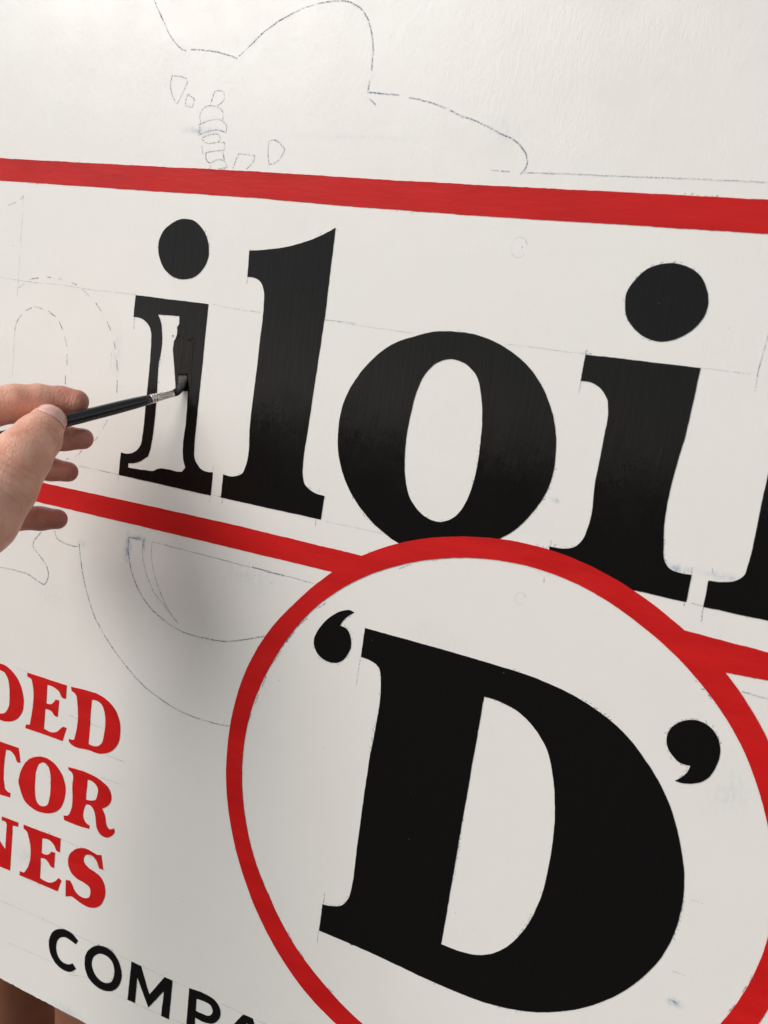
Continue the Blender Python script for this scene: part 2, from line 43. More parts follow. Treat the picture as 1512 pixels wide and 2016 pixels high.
PENCIL=[[0.9,0.8,[[-420.62,191.48,0],[-412.14,179.55,0],[-406.73,171.63,0],[-398.81,164.21,0],[-394.69,161.73,0],[-392.14,161.72,0]]],[0.9,0.8,[[-389.02,162.19,0],[-378.88,161.66,0],[-368.83,160.65,0],[-360.01,158.7,0],[-354.33,156.97,0]]],[0.9,0.8,[[-353.27,158.21,0],[-345.09,164.81,0],[-335.45,172.69,0],[-324.65,179.02,0],[-312.75,183.83,0],[-300.84,186.74,0],[-290.01,187.83,0],[-282.33,187.2,0],[-274.31,183.47,0],[-267.98,176.26,0],[-264.72,168.24,0],[-263.17,161.11,0],[-262.7,150.38,0]]],[0.9,0.8,[[-262.99,144.99,0],[-263.16,138.67,1],[-255.1,138.1,0],[-243.51,137.62,0]]],[0.9,0.8,[[-237.08,136.11,0],[-223.46,133.66,0],[-214.0,130.75,0]]],[0.9,0.8,[[-211.95,130.35,0],[-205.56,127.42,0],[-197.42,125.43,0],[-187.12,121.35,0],[-178.97,118.13,0],[-171.92,115.34,0],[-166.5,110.81,0],[-164.09,107.47,0],[-163.72,102.34,0],[-166.28,97.92,0]]],[0.9,0.8,[[-262.14,135.3,0],[-257.12,131.48,0]]],[0.7,0.65,[[-401.4,146.95,0],[-394.89,146.49,0],[-389.6,145.04,1],[-389.57,142.58,1],[-395.62,130.09,1],[-398.55,133.04,0],[-402.14,141.97,0],[-401.4,146.95,0]]],[0.7,0.65,[[-387.95,136.17,1],[-383.15,133.27,1],[-383.86,128.31,1],[-389.72,129.2,1],[-389.0,134.18,0],[-387.95,136.17,0]]],[0.7,0.65,[[-370.32,131.3,0],[-368.56,137.59,1],[-366.76,138.1,0],[-361.01,136.51,0],[-360.66,133.6,0],[-362.83,131.13,0],[-365.75,129.62,0]]],[0.7,0.65,[[-376.43,119.05,0],[-377.69,124.47,0],[-375.0,128.47,0],[-367.59,129.39,0],[-361.01,126.28,0],[-360.37,120.91,0]]],[0.7,0.65,[[-378.21,118.01,0],[-370.34,120.88,0],[-362.94,121.64,0],[-357.61,118.53,0],[-357.08,114.13,1],[-367.18,115.33,0],[-377.52,112.05,1],[-376.89,117.55,0]]],[0.7,0.65,[[-374.19,110.66,0],[-369.33,112.3,0],[-361.81,112.22,0],[-361.25,109.57,0],[-365.05,107.97,0],[-371.3,107.57,0],[-374.76,110.14,0]]],[0.7,0.65,[[-374.3,106.17,0],[-373.34,101.21,1],[-364.47,103.03,0],[-357.07,103.79,1],[-357.36,108.22,1],[-362.62,108.54,0]]],[0.7,0.65,[[-370.35,101.62,0],[-369.41,96.85,0],[-367.4,95.94,0],[-361.39,98.17,0],[-356.3,97.38,1],[-358.25,103.25,0]]],[0.7,0.65,[[-366.6,94.47,1],[-365.8,93.0,0]]],[0.7,0.65,[[-360.74,92.72,0],[-353.66,94.02,1],[-356.3,97.38,0]]],[0.7,0.65,[[-349.61,93.2,0],[-346.41,102.2,1],[-334.81,101.66,1],[-335.53,97.73,0],[-339.83,93.33,0]]],[0.7,0.65,[[-325.74,110.21,0],[-324.03,110.75,0],[-314.0,105.8,1],[-318.91,98.4,0],[-324.05,96.93,1],[-325.35,102.5,0],[-325.74,110.21,0]]],[0.8,0.45,[[-182.88,99.68,0],[-172.31,99.48,0]]],[0.8,0.45,[[-166.03,99.28,0],[-149.72,99.54,0],[-114.48,99.76,0],[-77.61,100.14,0],[-41.85,100.12,0]]],[0.6,0.3,[[-537.05,11.25,0],[-518.05,10.76,0],[-494.53,10.75,0],[-478.19,11.34,0],[-462.07,10.72,0],[-419.07,10.95,0],[-415.7,10.98,0]]],[0.6,0.3,[[-354.38,10.73,0],[-336.52,9.64,0],[-317.84,9.57,0]]],[0.6,0.3,[[-274.18,9.98,0],[-253.18,10.05,0]]],[0.6,0.3,[[-273.66,9.96,0],[-243.37,9.03,0],[-214.41,8.59,0]]],[0.6,0.3,[[-160.17,9.06,0],[-124.66,8.99,0],[-115.48,8.89,0]]],[0.6,0.3,[[-56.49,9.28,0],[-32.74,9.44,0]]],[0.6,0.3,[[-432.86,-109.88,0],[-417.9,-109.64,0]]],[0.6,0.3,[[-334.2,-109.57,0],[-336.17,-109.61,0]]],[0.6,0.3,[[-257.34,-110.16,0],[-215.73,-109.73,0]]],[0.6,0.3,[[-342.19,-109.06,0],[-332.27,-109.21,0]]],[0.6,0.5,[[-452.77,-109.55,0],[-417.78,-109.51,0]]],[0.6,0.5,[[-39.28,-110.39,0],[-33.41,-110.49,0]]],[0.6,0.5,[[-342.45,-90.55,0],[-342.39,-93.71,0]]],[0.6,0.5,[[-341.72,-110.04,0],[-343.03,-115.1,0]]],[0.6,0.5,[[-417.84,-110.3,0],[-417.99,-114.24,0]]],[0.6,0.5,[[-263.72,-91.3,0],[-263.65,-94.22,0]]],[0.6,0.5,[[-263.78,-110.48,0],[-263.56,-114.59,0]]],[0.6,0.5,[[-332.7,-110.49,0],[-333.05,-113.65,0]]],[0.6,0.5,[[-415.37,-3.93,0],[-415.27,-11.28,0]]],[0.6,0.5,[[-114.94,11.57,0],[-114.91,8.96,0]]],[0.6,0.5,[[-115.51,-5.74,0],[-115.9,-12.42,0]]],[0.6,0.5,[[-117.5,-92.85,0],[-117.53,-96.37,0]]],[0.6,0.5,[[-118.01,-113.76,0],[-117.54,-117.67,0]]],[0.6,0.5,[[-42.52,-91.73,0],[-42.16,-95.39,0]]],[0.6,0.5,[[-32.55,-89.93,0],[-31.97,-93.11,0]]],[0.6,0.5,[[-42.7,-111.03,0],[-42.63,-112.71,0]]],[0.6,0.5,[[-33.26,-111.29,0],[-33.05,-118.81,0]]],[0.6,0.5,[[-221.84,-188.33,0],[-222.06,-197.94,0],[-222.22,-206.72,0]]],[0.6,0.5,[[-225.23,-349.73,0],[-225.31,-357.13,0]]],[0.6,0.5,[[-225.92,-376.19,0],[-225.47,-384.76,0]]],[0.6,0.5,[[-11.05,-269.58,0],[-4.59,-269.5,0]]],[0.6,0.5,[[-12.59,-313.7,0],[-6.01,-313.39,0]]],[0.6,0.5,[[-28.45,29.54,0],[-28.6,21.99,0],[-29.3,14.31,0],[-29.38,1.3,0]]],[0.6,0.5,[[-225.04,-349.39,0],[-225.21,-356.82,0]]],[0.6,0.5,[[-330.73,46.95,0],[-330.73,45.83,0]]],[0.6,0.5,[[-330.99,29.67,0],[-331.19,25.67,0]]],[0.9,0.5,[[-11.05,-330.53,0],[-6.91,-330.82,0]]],[0.9,0.5,[[-7.06,-149.99,0],[5.72,-150.39,0]]],[0.8,0.7,[[-518.91,5.7,0],[-513.65,8.99,0]]],[0.8,0.7,[[-508.46,12.56,0],[-501.06,14.15,0]]],[0.8,0.7,[[-492.86,15.19,0],[-489.99,15.32,0]]],[0.8,0.7,[[-482.64,15.49,0],[-479.33,14.88,0]]],[0.8,0.7,[[-471.16,13.8,0],[-466.63,12.59,0]]],[0.8,0.7,[[-461.65,10.46,0],[-454.91,6.29,0]]],[0.8,0.7,[[-449.02,2.37,0],[-443.4,-3.06,0]]],[0.8,0.7,[[-438.16,-8.81,0],[-434.06,-14.96,0]]],[0.8,0.7,[[-431.13,-20.93,0],[-429.09,-25.81,0]]],[0.8,0.7,[[-427.57,-33.17,0],[-425.64,-40.79,0]]],[0.8,0.7,[[-426.89,-36.95,0],[-426.01,-39.98,0]]],[0.8,0.7,[[-425.67,-46.69,0],[-425.31,-54.77,0]]],[0.8,0.7,[[-431.22,-74.32,0],[-434.67,-80.84,0]]],[0.8,0.7,[[-438.23,-86.49,0],[-441.42,-90.26,0]]],[0.8,0.7,[[-451.4,-98.45,0],[-454.11,-101.73,0],[-456.97,-103.63,0]]],[0.8,0.7,[[-462.85,-106.05,0],[-465.18,-107.4,0]]],[0.8,0.7,[[-519.91,-24.0,0],[-519.01,-19.14,0],[-514.03,-11.99,0]]],[0.8,0.7,[[-510.86,-9.15,0],[-505.56,-6.72,0]]],[0.8,0.7,[[-502.72,-5.5,0],[-494.68,-6.54,0]]],[0.8,0.7,[[-490.02,-7.61,0],[-483.55,-10.63,0]]],[0.8,0.7,[[-480.05,-13.03,0],[-476.28,-18.48,0]]],[0.8,0.7,[[-473.87,-22.53,0],[-471.21,-29.33,0]]],[0.8,0.7,[[-470.73,-34.54,0],[-470.12,-42.86,0]]],[0.8,0.7,[[-470.91,-49.06,0],[-470.32,-55.48,0]]],[0.8,0.7,[[-532.8,60.86,0],[-525.79,63.4,0]]],[0.8,0.7,[[-522.16,65.43,0],[-519.02,68.02,0]]],[0.6,0.28,[[-519.38,67.4,0],[-519.25,60.75,0],[-519.49,33.24,0],[-519.48,17.79,0],[-519.65,-0.94,0]]],[0.6,0.28,[[-519.91,-24.0,0],[-520.03,-38.35,0],[-519.47,-56.01,0]]],[0.6,0.28,[[-467.65,-36.95,0],[-465.48,-47.24,0]]],[0.6,0.28,[[-432.27,-28.91,0],[-432.27,-40.44,0]]],[0.9,0.8,[[-483.08,-163.09,0],[-489.77,-174.94,0],[-482.49,-180.89,0],[-475.12,-188.28,0],[-473.79,-192.49,0],[-477.85,-200.95,0],[-482.78,-199.8,0],[-492.79,-196.76,0],[-506.64,-196.5,0],[-520.61,-197.6,0]]],[0.9,0.8,[[-470.68,-159.09,0],[-468.74,-163.85,0],[-462.88,-166.32,0],[-455.36,-166.94,0],[-448.01,-166.42,0]]],[0.9,0.8,[[-404.85,-150.64,0],[-403.34,-165.23,0],[-398.62,-177.03,0],[-390.53,-188.06,0],[-379.27,-196.83,0],[-366.78,-202.33,0],[-351.37,-205.57,0],[-336.63,-205.34,0],[-319.2,-203.25,0],[-307.1,-199.17,0],[-290.66,-192.51,0]]],[0.9,0.8,[[-404.85,-150.64,0],[-394.52,-150.33,0]]],[0.9,0.75,[[-447.7,-163.87,0],[-445.42,-174.35,0],[-441.34,-188.14,0],[-435.47,-201.55,0],[-427.81,-214.51,0],[-416.63,-226.53,0],[-402.92,-237.78,0],[-383.92,-250.36,0],[-365.86,-257.04,0],[-351.88,-260.32,0],[-331.7,-261.65,0],[-309.2,-259.67,0]]],[0.6,0.65,[[-392.82,-150.26,0],[-392.13,-159.97,0],[-387.95,-171.79,0],[-380.77,-182.93,0],[-371.44,-190.67,0],[-357.73,-200.79,0]]],[0.6,0.65,[[-385.2,-149.79,0],[-384.78,-158.39,0],[-381.29,-170.3,0],[-373.85,-184.15,0],[-364.19,-195.3,0]]],[0.6,0.65,[[-385.2,-149.79,0],[-332.73,-149.92,0],[-282.83,-150.25,0],[-304.23,-149.61,0],[-259.67,-150.29,0]]],[0.8,0.6,[[-249.72,-160.35,0],[-255.68,-165.69,0]]],[0.8,0.6,[[-261.43,-173.22,0],[-268.2,-181.07,0]]],[0.8,0.6,[[-269.71,-184.56,0],[-274.61,-192.51,0]]],[0.8,0.6,[[-277.02,-198.53,0],[-282.51,-209.03,0]]],[0.8,0.6,[[-285.97,-217.72,0],[-287.98,-226.08,0]]],[0.8,0.6,[[-290.29,-232.27,0],[-291.99,-239.25,0]]],[0.8,0.6,[[-294.22,-246.43,0],[-295.35,-252.39,0]]],[0.8,0.6,[[-197.55,-124.38,0],[-204.83,-128.46,0]]],[0.8,0.6,[[-273.28,-355.01,0],[-269.72,-359.85,0]]],[0.8,0.6,[[-266.17,-364.68,0],[-261.67,-371.2,0]]],[0.8,0.6,[[-256.41,-378.08,0],[-254.68,-380.16,0]]],[0.8,0.6,[[-248.06,-386.45,0],[-242.93,-392.63,0]]],[0.8,0.6,[[-238.58,-395.65,0],[-234.16,-399.32,0]]],[0.8,0.6,[[-214.33,-412.83,0],[-210.26,-414.48,0]]],[0.8,0.6,[[26.23,-298.98,0],[25.99,-303.2,0]]],[0.8,0.6,[[24.81,-306.19,0],[23.59,-310.86,0]]],[0.8,0.6,[[21.25,-318.98,0],[19.11,-324.55,0]]],[0.8,0.6,[[-268.93,-116.95,0],[-268.82,-117.02,0]]],[0.7,0.3,[[-499.81,-461.96,0],[-439.38,-460.13,0],[-420.91,-460.43,0],[-370.26,-460.21,0]]],[0.7,0.3,[[-361.71,-460.04,0],[-320.18,-459.53,0]]],[0.7,0.3,[[-488.71,-494.22,0],[-466.37,-493.04,0],[-444.58,-491.89,0],[-420.62,-491.31,0]]],[0.7,0.3,[[-425.55,-495.15,0],[-408.97,-490.21,0],[-376.93,-491.79,0],[-319.2,-488.62,0]]],[0.7,0.3,[[-497.6,-270.18,0],[-487.58,-270.22,0]]],[0.7,0.3,[[-409.07,-311.55,0],[-390.89,-311.18,0]]],[0.7,0.3,[[-444.47,-389.53,0],[-426.93,-389.72,0]]],[0.7,0.3,[[-411.91,-329.56,0],[-393.55,-329.36,0]]],[0.7,0.3,[[-292.24,-459.47,0],[-274.79,-459.42,0]]],[0.7,0.3,[[-264.96,-459.6,0],[-256.19,-458.66,0]]],[0.7,0.3,[[-448.07,-291.57,0],[-396.34,-293.56,0]]]]
HAND={"index":[[-413.29,-59.27,50.0,7.56],[-422.24,-59.61,54.0,8.5],[-430.96,-60.88,64.0,9.83],[-439.18,-63.94,74.0,11.44],[-451.02,-68.72,86.0,12.56],[-472.22,-82.18,100.0,14.04]],"middle":[[-406.29,-81.37,50.0,6.63],[-416.94,-82.66,53.0,7.44],[-434.82,-86.89,60.0,8.57],[-451.64,-92.99,72.0,9.47],[-480.29,-104.76,92.0,13.15]],"ring":[[-418.93,-104.66,47.0,6.44],[-429.48,-104.6,51.0,7.25],[-443.87,-104.7,58.0,8.37],[-459.02,-108.98,68.0,9.62],[-481.54,-124.5,88.0,12.69]],"pinky":[[-426.82,-137.17,45.0,6.55],[-437.08,-138.4,49.0,7.55],[-451.77,-139.5,56.0,8.85],[-463.12,-141.27,66.0,9.77],[-478.16,-145.47,84.0,12.18]],"thumb":[[-412.45,-72.88,75.0,11.24],[-407.12,-79.59,87.0,13.98],[-404.2,-89.8,101.0,16.58],[-403.82,-104.9,115.0,19.98],[-409.81,-122.52,125.0,22.68]],"palm":[[-409.81,-122.52,125.0,22.11],[-427.82,-146.53,137.0,24.12]],"palm2":[[-472.22,-82.18,100.0,14.04],[-466.36,-109.23,107.0,18.8],[-454.02,-138.12,105.0,18.86]],"arm":[[-427.82,-146.53,137.0,22.7],[-447.82,-186.53,159.0,23.5],[-475.82,-246.53,207.0,26],[-532.8199999999999,-416.53,337.0,34]]}
BRUSH={"p0":[-373.65,-47.95,6.0],"n":[-0.5043,-0.3158,0.8037],"ferrule":14.85,"br":[[-373.65,-47.95,6.0],[-372.07,-46.41,4.6],[-371.22,-43.32,3.0],[-371.55,-39.73,1.5],[-372.33,-35.88,0.5]],"fan":[0.957,-0.29,0.0]}
SHAPES_BLOB=[[-160.83,60.67,0],[-129.18,-128.99,0]]
SMUDGES=[[-376.2,114.6,24.0,5.0,0.3],[-405.0,-158.0,4.5,15.0,1.0],[-395.4,-149.6,10.0,3.2,0.9],[-391.9,-154.1,3.0,7.0,0.5],[-444.9,-163.5,7.0,5.0,0.25],[-507.9,-167.2,3.0,5.0,0.4],[-49.2,-93.8,15.0,4.0,0.4],[-26.4,-93.4,15.0,4.0,0.35],[-118.1,-70.4,5.0,3.0,0.5],[-180.8,118.9,24.0,18.0,0.08],[-117.7,-109.3,12.0,5.0,0.3],[-8.2,-331.2,7.0,5.0,0.5],[-2.0,-204.4,22.0,30.0,0.1],[-427.6,-30.3,7.0,26.0,0.18],[-466.3,-155.0,5.0,6.0,0.4],[-311.0,-155.6,50.0,22.0,0.1],[-267.8,114.2,90.0,4.0,0.08],[-472.0,-415.8,30.0,14.0,0.14],[-426.5,-526.3,30.0,10.0,0.16],[-73.9,-207.2,20.0,50.0,0.05],[-173.4,-174.3,40.0,30.0,0.05],[-470.2,-206.5,30.0,20.0,0.08]]
CREASES=[]
NAIL={"ax":[0.62,0.78],"e0":25,"e1":88,"w":55}
RIDGES=[[-378.4,-13.8,16,2.2],[-369.2,-14.0,8,1.8],[-305.5,-47.8,22,4.5],[-300.1,-46.4,10,2],[-300.0,8.5,4,6],[-289.8,26.1,8,6],[-83.6,-47.7,20,3.5],[-79.4,-41.6,12,4.5],[-202.6,-376.8,3,1]]

# ---------------------------------------------------------------- materials
def newmat(name):
    m = bpy.data.materials.new(name); m.use_nodes = True
    return m, m.node_tree, m.node_tree.nodes['Principled BSDF']
def nd(t, typ, **k):
    n = t.nodes.new(typ)
    for a_, v in k.items():
        if a_ in n.inputs.keys() if hasattr(n.inputs, 'keys') else False: n.inputs[a_].default_value = v
        else: setattr(n, a_, v)
    return n
def coords(t, scale=(1, 1, 1), rot=(0, 0, 0)):
    tc = t.nodes.new('ShaderNodeTexCoord'); mp = t.nodes.new('ShaderNodeMapping')
    mp.inputs['Scale'].default_value = scale; mp.inputs['Rotation'].default_value = rot
    t.links.new(tc.outputs['Object'], mp.inputs[0]); return mp.outputs[0]
def noise(t, vec, scale, detail=3, rough=.5):
    n = t.nodes.new('ShaderNodeTexNoise'); n.inputs['Scale'].default_value = scale
    n.inputs['Detail'].default_value = detail; n.inputs['Roughness'].default_value = rough
    t.links.new(vec, n.inputs['Vector']); return n.outputs['Fac']
def rng(t, v, a0, a1, b0, b1):
    n = t.nodes.new('ShaderNodeMapRange'); t.links.new(v, n.inputs[0])
    for i, x in enumerate((a0, a1, b0, b1)): n.inputs[i + 1].default_value = x
    return n.outputs[0]
def mth(t, op, a_, b_):
    n = t.nodes.new('ShaderNodeMath'); n.operation = op
    for i, x in enumerate((a_, b_)):
        if isinstance(x, (int, float)): n.inputs[i].default_value = x
        else: t.links.new(x, n.inputs[i])
    return n.outputs[0]
def ramp(t, fac, stops):
    n = t.nodes.new('ShaderNodeValToRGB'); r = n.color_ramp
    while len(r.elements) < len(stops): r.elements.new(.5)
    for el, (p, c) in zip(r.elements, stops): el.position = p; el.color = (*c, 1)
    t.links.new(fac, n.inputs[0]); return n.outputs[0]
def bump(t, b, hts):
    last = None
    for h, s, d in hts:
        n = t.nodes.new('ShaderNodeBump'); n.inputs['Strength'].default_value = s; n.inputs['Distance'].default_value = d
        t.links.new(h, n.inputs['Height'])
        if last: t.links.new(last, n.inputs['Normal'])
        last = n.outputs[0]
    t.links.new(last, b.inputs['Normal'])

def paint_white():
    m, t, b = newmat('white_paint')
    v = coords(t); st = coords(t, (1, .10, 1), (0, 0, .03))
    big = noise(t, v, 9, 4, .6)
    col = ramp(t, big, [(.3, (.815, .783, .735)), (.5, (.83, .80, .75)), (.72, (.815, .795, .752))])
    t.links.new(col, b.inputs['Base Color'])
    t.links.new(rng(t, noise(t, v, 60, 4, .6), .3, .7, .19, .25), b.inputs['Roughness']); b.inputs['Specular IOR Level'].default_value = .65
    bump(t, b, [(mth(t, 'MULTIPLY', noise(t, coords(t, (1, .3, 1)), 560, 6, .8), rng(t, noise(t, v, 30, 3), .35, .65, .5, 1)), .55, .00040), (noise(t, v, 45, 3, .5), .12, .0005)])
    return m
def paint_black(name, base=(.0055, .005, .0048), rgh=(.05, .15), k=1.0, spec=.165):
    m, t, b = newmat(name)
    v = coords(t); st = coords(t, (1, .07, 1), (0, 0, -.05))
    sp = t.nodes.new('ShaderNodeTexVoronoi'); sp.inputs['Scale'].default_value = 95; t.links.new(v, sp.inputs['Vector'])
    speck = mth(t, 'MULTIPLY', rng(t, sp.outputs['Distance'], .02, .045, 1, 0), rng(t, noise(t, v, 38, 2), .60, .66, 0, 1))
    mix = t.nodes.new('ShaderNodeMix'); mix.data_type = 'RGBA'
    mix.inputs['A'].default_value = (*base, 1); mix.inputs['B'].default_value = (.16, .15, .14, 1)
    t.links.new(speck, mix.inputs['Factor']); t.links.new(mix.outputs['Result'], b.inputs['Base Color'])
    t.links.new(rng(t, noise(t, v, 34, 4, .6), .35, .68, *rgh), b.inputs['Roughness'])
    b.inputs['Specular IOR Level'].default_value = spec
    bump(t, b, [(noise(t, st, 330, 5, .65), .75 * k, .0003), (noise(t, v, 55, 3, .55), .10 * k, .0006)])
    return m
def paint_red(name, c1, c2):
    m, t, b = newmat(name)
    v = coords(t); st = coords(t, (.2, 1, 1))
    t.links.new(ramp(t, noise(t, st, 60, 4, .6), [(.3, c1), (.7, c2)]), b.inputs['Base Color'])
    t.links.new(rng(t, noise(t, v, 40, 3), .3, .7, .34, .5), b.inputs['Roughness']); b.inputs['Specular IOR Level'].default_value = .14
    bump(t, b, [(noise(t, st, 380, 4, .6), .45, .0003)])
    return m
WHITE = paint_white()
BLACK = paint_black('black_enamel')
WET = paint_black('wet_black_enamel', (.010, .006, .0045), (.04, .14), 2.2, .17)
RED = paint_red('red_enamel', (.49, .008, .008), (.61, .013, .012))
def pencil_mat(name, col, spk=900, thr=.5):
    m, t, b = newmat(name)
    v = coords(t); uv = t.nodes.new('ShaderNodeUVMap'); uv.uv_map = 'UVMap'
    sx = t.nodes.new('ShaderNodeSeparateXYZ'); t.links.new(uv.outputs[0], sx.inputs[0])
    d = mth(t, 'ABSOLUTE', mth(t, 'SUBTRACT', sx.outputs[1], .5), 0)
    prof = rng(t, d, .10, .5, 1, 0)
    n1 = rng(t, noise(t, v, spk, 3, .6), thr - .12, thr + .10, 0, 1)
    n2 = rng(t, noise(t, v, 110, 2, .5), .32, .6, .35, 1)
    at = t.nodes.new('ShaderNodeAttribute'); at.attribute_type = 'OBJECT'; at.attribute_name = 'strength'
    al = mth(t, 'MULTIPLY', mth(t, 'MULTIPLY', prof, mth(t, 'MULTIPLY', n1, n2)), at.outputs['Fac'])
    b.inputs['Base Color'].default_value = (*col, 1); b.inputs['Roughness'].default_value = .6
    al2 = t.nodes.new('ShaderNodeClamp'); t.links.new(al, al2.inputs[0])
    t.links.new(al2.outputs[0], b.inputs['Alpha']); return m
PENCIL_M = pencil_mat('graphite', (.06, .08, .14))
BLUE_M = pencil_mat('blue_transfer', (.05, .10, .22))
def smudge_mat():
    m, t, b = newmat('blue_smudge')
    uv = t.nodes.new('ShaderNodeUVMap'); uv.uv_map = 'UVMap'
    vm = t.nodes.new('ShaderNodeVectorMath'); vm.operation = 'DISTANCE'
    t.links.new(uv.outputs[0], vm.inputs[0]); vm.inputs[1].default_value = (.5, .5, 0)
    v = coords(t, (1, .4, 1))
    at = t.nodes.new('ShaderNodeAttribute'); at.attribute_type = 'OBJECT'; at.attribute_name = 'strength'
    f_ = rng(t, vm.outputs['Value'], 0, .5, 1, 0)
    al = mth(t, 'MULTIPLY', mth(t, 'MULTIPLY', mth(t, 'MULTIPLY', f_, f_), rng(t, noise(t, v, 420, 5, .7), .40, .62, .05, 1)), at.outputs['Fac'])
    b.inputs['Base Color'].default_value = (.13, .30, .52, 1); b.inputs['Roughness'].default_value = .6
    t.links.new(al, b.inputs['Alpha']); return m
SMUDGE = smudge_mat()

# ---------------------------------------------------------------- helpers
def link(name, me, mat=None, parent=None, world=None):
    o = bpy.data.objects.new(name, me); C.objects.link(o)
    if mat is not None: me.materials.append(mat)
    if parent is not None: o.parent = parent
    if world is not None: o.matrix_world = world
    return o
def tag(o, label, cat=None, group=None):
    o['label'] = label
    if cat: o['category'] = cat
    if group: o['group'] = group
def smooth_path(pts, closed=True, step=1.0, jit=.0, sd=0):
    """pts (x,y,corner) in mm -> resampled smooth outline; corners stay sharp"""
    n = len(pts); out = []; P = [np.array(p[:2], float) for p in pts]; c = [p[2] for p in pts]
    segs = n if closed else n - 1
    for i in range(segs):
        p1, p2 = P[i], P[(i + 1) % n]
        ends1 = c[i] or (not closed and i == 0); ends2 = c[(i + 1) % n] or (not closed and i == n - 2)
        L_ = np.linalg.norm(p2 - p1)
        p0 = P[i - 1]; p3 = P[(i + 2) % n]
        def tan(a0, b0, c0):
            l1 = np.linalg.norm(b0 - a0) + 1e-6; l2 = np.linalg.norm(c0 - b0) + 1e-6
            d = (b0 - a0) / l1 * l2 + (c0 - b0) / l2 * l1; return d / (l1 + l2) * L_
        t1 = (p2 - p1) if ends1 else tan(p0, p1, p2)
        t2 = (p2 - p1) if ends2 else tan(p1, p2, p3)
        if ends1 and not ends2: t1 = (p2 - p1) * 1.5 - t2 * .5
        if ends2 and not ends1: t2 = (p2 - p1) * 1.5 - t1 * .5
        k = max(1, int(L_ / step))
        for j in range(k):
            s = j / k; s2 = s * s; s3 = s2 * s
            out.append((2 * s3 - 3 * s2 + 1) * p1 + (s3 - 2 * s2 + s) * t1 + (3 * s2 - 2 * s3) * p2 + (s3 - s2) * t2)
    if not closed: out.append(P[-1])
    out = np.array(out)
    if jit:
        r = np.random.default_rng(sd); nz = r.normal(0, 1, out.shape)
        nz = (nz + np.roll(nz, 1, 0) + np.roll(nz, 2, 0)) / 1.7; nz2 = np.repeat(r.normal(0, 1, (len(out) // 7 + 1, 2)), 7, 0)[:len(out)]
        nz2 = (nz2 + np.roll(nz2, 3, 0) + np.roll(nz2, -3, 0)) / 1.7
        out = out + jit * nz + jit * .8 * nz2
    return out
def paint(name, key, mat, z0, z1, parent, label=None, jit=.045, step=1.0):
    cu = bpy.data.curves.new(name, 'CURVE'); cu.dimensions = '2D'; cu.fill_mode = 'BOTH'
    for k, ct in enumerate(SHAPES[key]):
        q = smooth_path(ct, True, step, jit, hash_(key) + k)
        sp = cu.splines.new('POLY'); sp.points.add(len(q) - 1); sp.use_cyclic_u = True
        fl = np.zeros((len(q), 4)); fl[:, :2] = q * .001; fl[:, 3] = 1; sp.points.foreach_set('co', fl.ravel())
    cu.extrude = (z1 - z0) / 2
    tmp = bpy.data.objects.new('tmp', cu); C.objects.link(tmp)
    me = bpy.data.meshes.new_from_object(tmp.evaluated_get(bpy.context.evaluated_depsgraph_get()))
    bpy.data.objects.remove(tmp); bpy.data.curves.remove(cu)
    me.transform(Matrix.Translation((0, 0, (z0 + z1) / 2)))
    me.materials.clear(); me.name = name
    o = link(name, me, mat, parent)
    if label: o['label'] = label
    return o
def hash_(s): return sum((i + 3) * ord(ch) for i, ch in enumerate(s))
def ribbon_mesh(name, lines, z):
    """lines: list of (Nx2 array mm, width mm)"""
    vs, fs, uv = [], [], []
    for q, wd in lines:
        if len(q) < 2: continue
        tg = np.gradient(q, axis=0); tg /= (np.linalg.norm(tg, axis=1, keepdims=True) + 1e-9)
        nn = np.stack([-tg[:, 1], tg[:, 0]], 1); b0 = len(vs)
        zz = z + random.random() * .00004
        for i, (p, n_) in enumerate(zip(q, nn)):
            for s in (-.5, .5):
                r = p + n_ * s * wd; vs.append((r[0] * .001, r[1] * .001, zz))
        for i in range(len(q) - 1):
            k = b0 + 2 * i; fs.append((k, k + 2, k + 3, k + 1))
            uv += [(i, 0), (i + 1, 0), (i + 1, 1), (i, 1)]
    me = bpy.data.meshes.new(name); me.from_pydata(vs, [], fs)
    ul = me.uv_layers.new(name='UVMap')
    ul.data.foreach_set('uv', np.array(uv, float).ravel()); return me

# ---------------------------------------------------------------- the sign
sign = bpy.data.objects.new('sign_board', None); C.objects.link(sign)
sign.matrix_world = M; sign.empty_display_size = .1
tag(sign, 'white painted sign board with red stripes, red ring and black hand-painted letters, half finished', 'sign')
bm = bmesh.new()
x0, x1, y0, y1, th = -.90, .33, -.528, .46, .012
ny = 60
r_ = np.random.default_rng(2)
# front face as a strip grid so that the cut lower edge is slightly uneven
cols = np.linspace(x0, x1, 400)
bot = [y0 + .00018 * r_.normal() for _ in cols]
f0 = [bm.verts.new((x, b_, 0)) for x, b_ in zip(cols, bot)]; f1 = [bm.verts.new((x, y1, 0)) for x in cols]
g0 = [bm.verts.new((x, b_, -th)) for x, b_ in zip(cols, bot)]; g1 = [bm.verts.new((x, y1, -th)) for x in cols]
for i in range(len(cols) - 1):
    bm.faces.new((f0[i], f0[i + 1], f1[i + 1], f1[i])); bm.faces.new((g0[i + 1], g0[i], g1[i], g1[i + 1]))
    bm.faces.new((g0[i], g0[i + 1], f0[i + 1], f0[i])); bm.faces.new((f1[i], f1[i + 1], g1[i + 1], g1[i]))
bm.faces.new((f0[0], f1[0], g1[0], g0[0])); bm.faces.new((f1[-1], f0[-1], g0[-1], g1[-1]))
me = bpy.data.meshes.new('panel'); bm.to_mesh(me); bm.free()
link('panel', me, WHITE, sign)

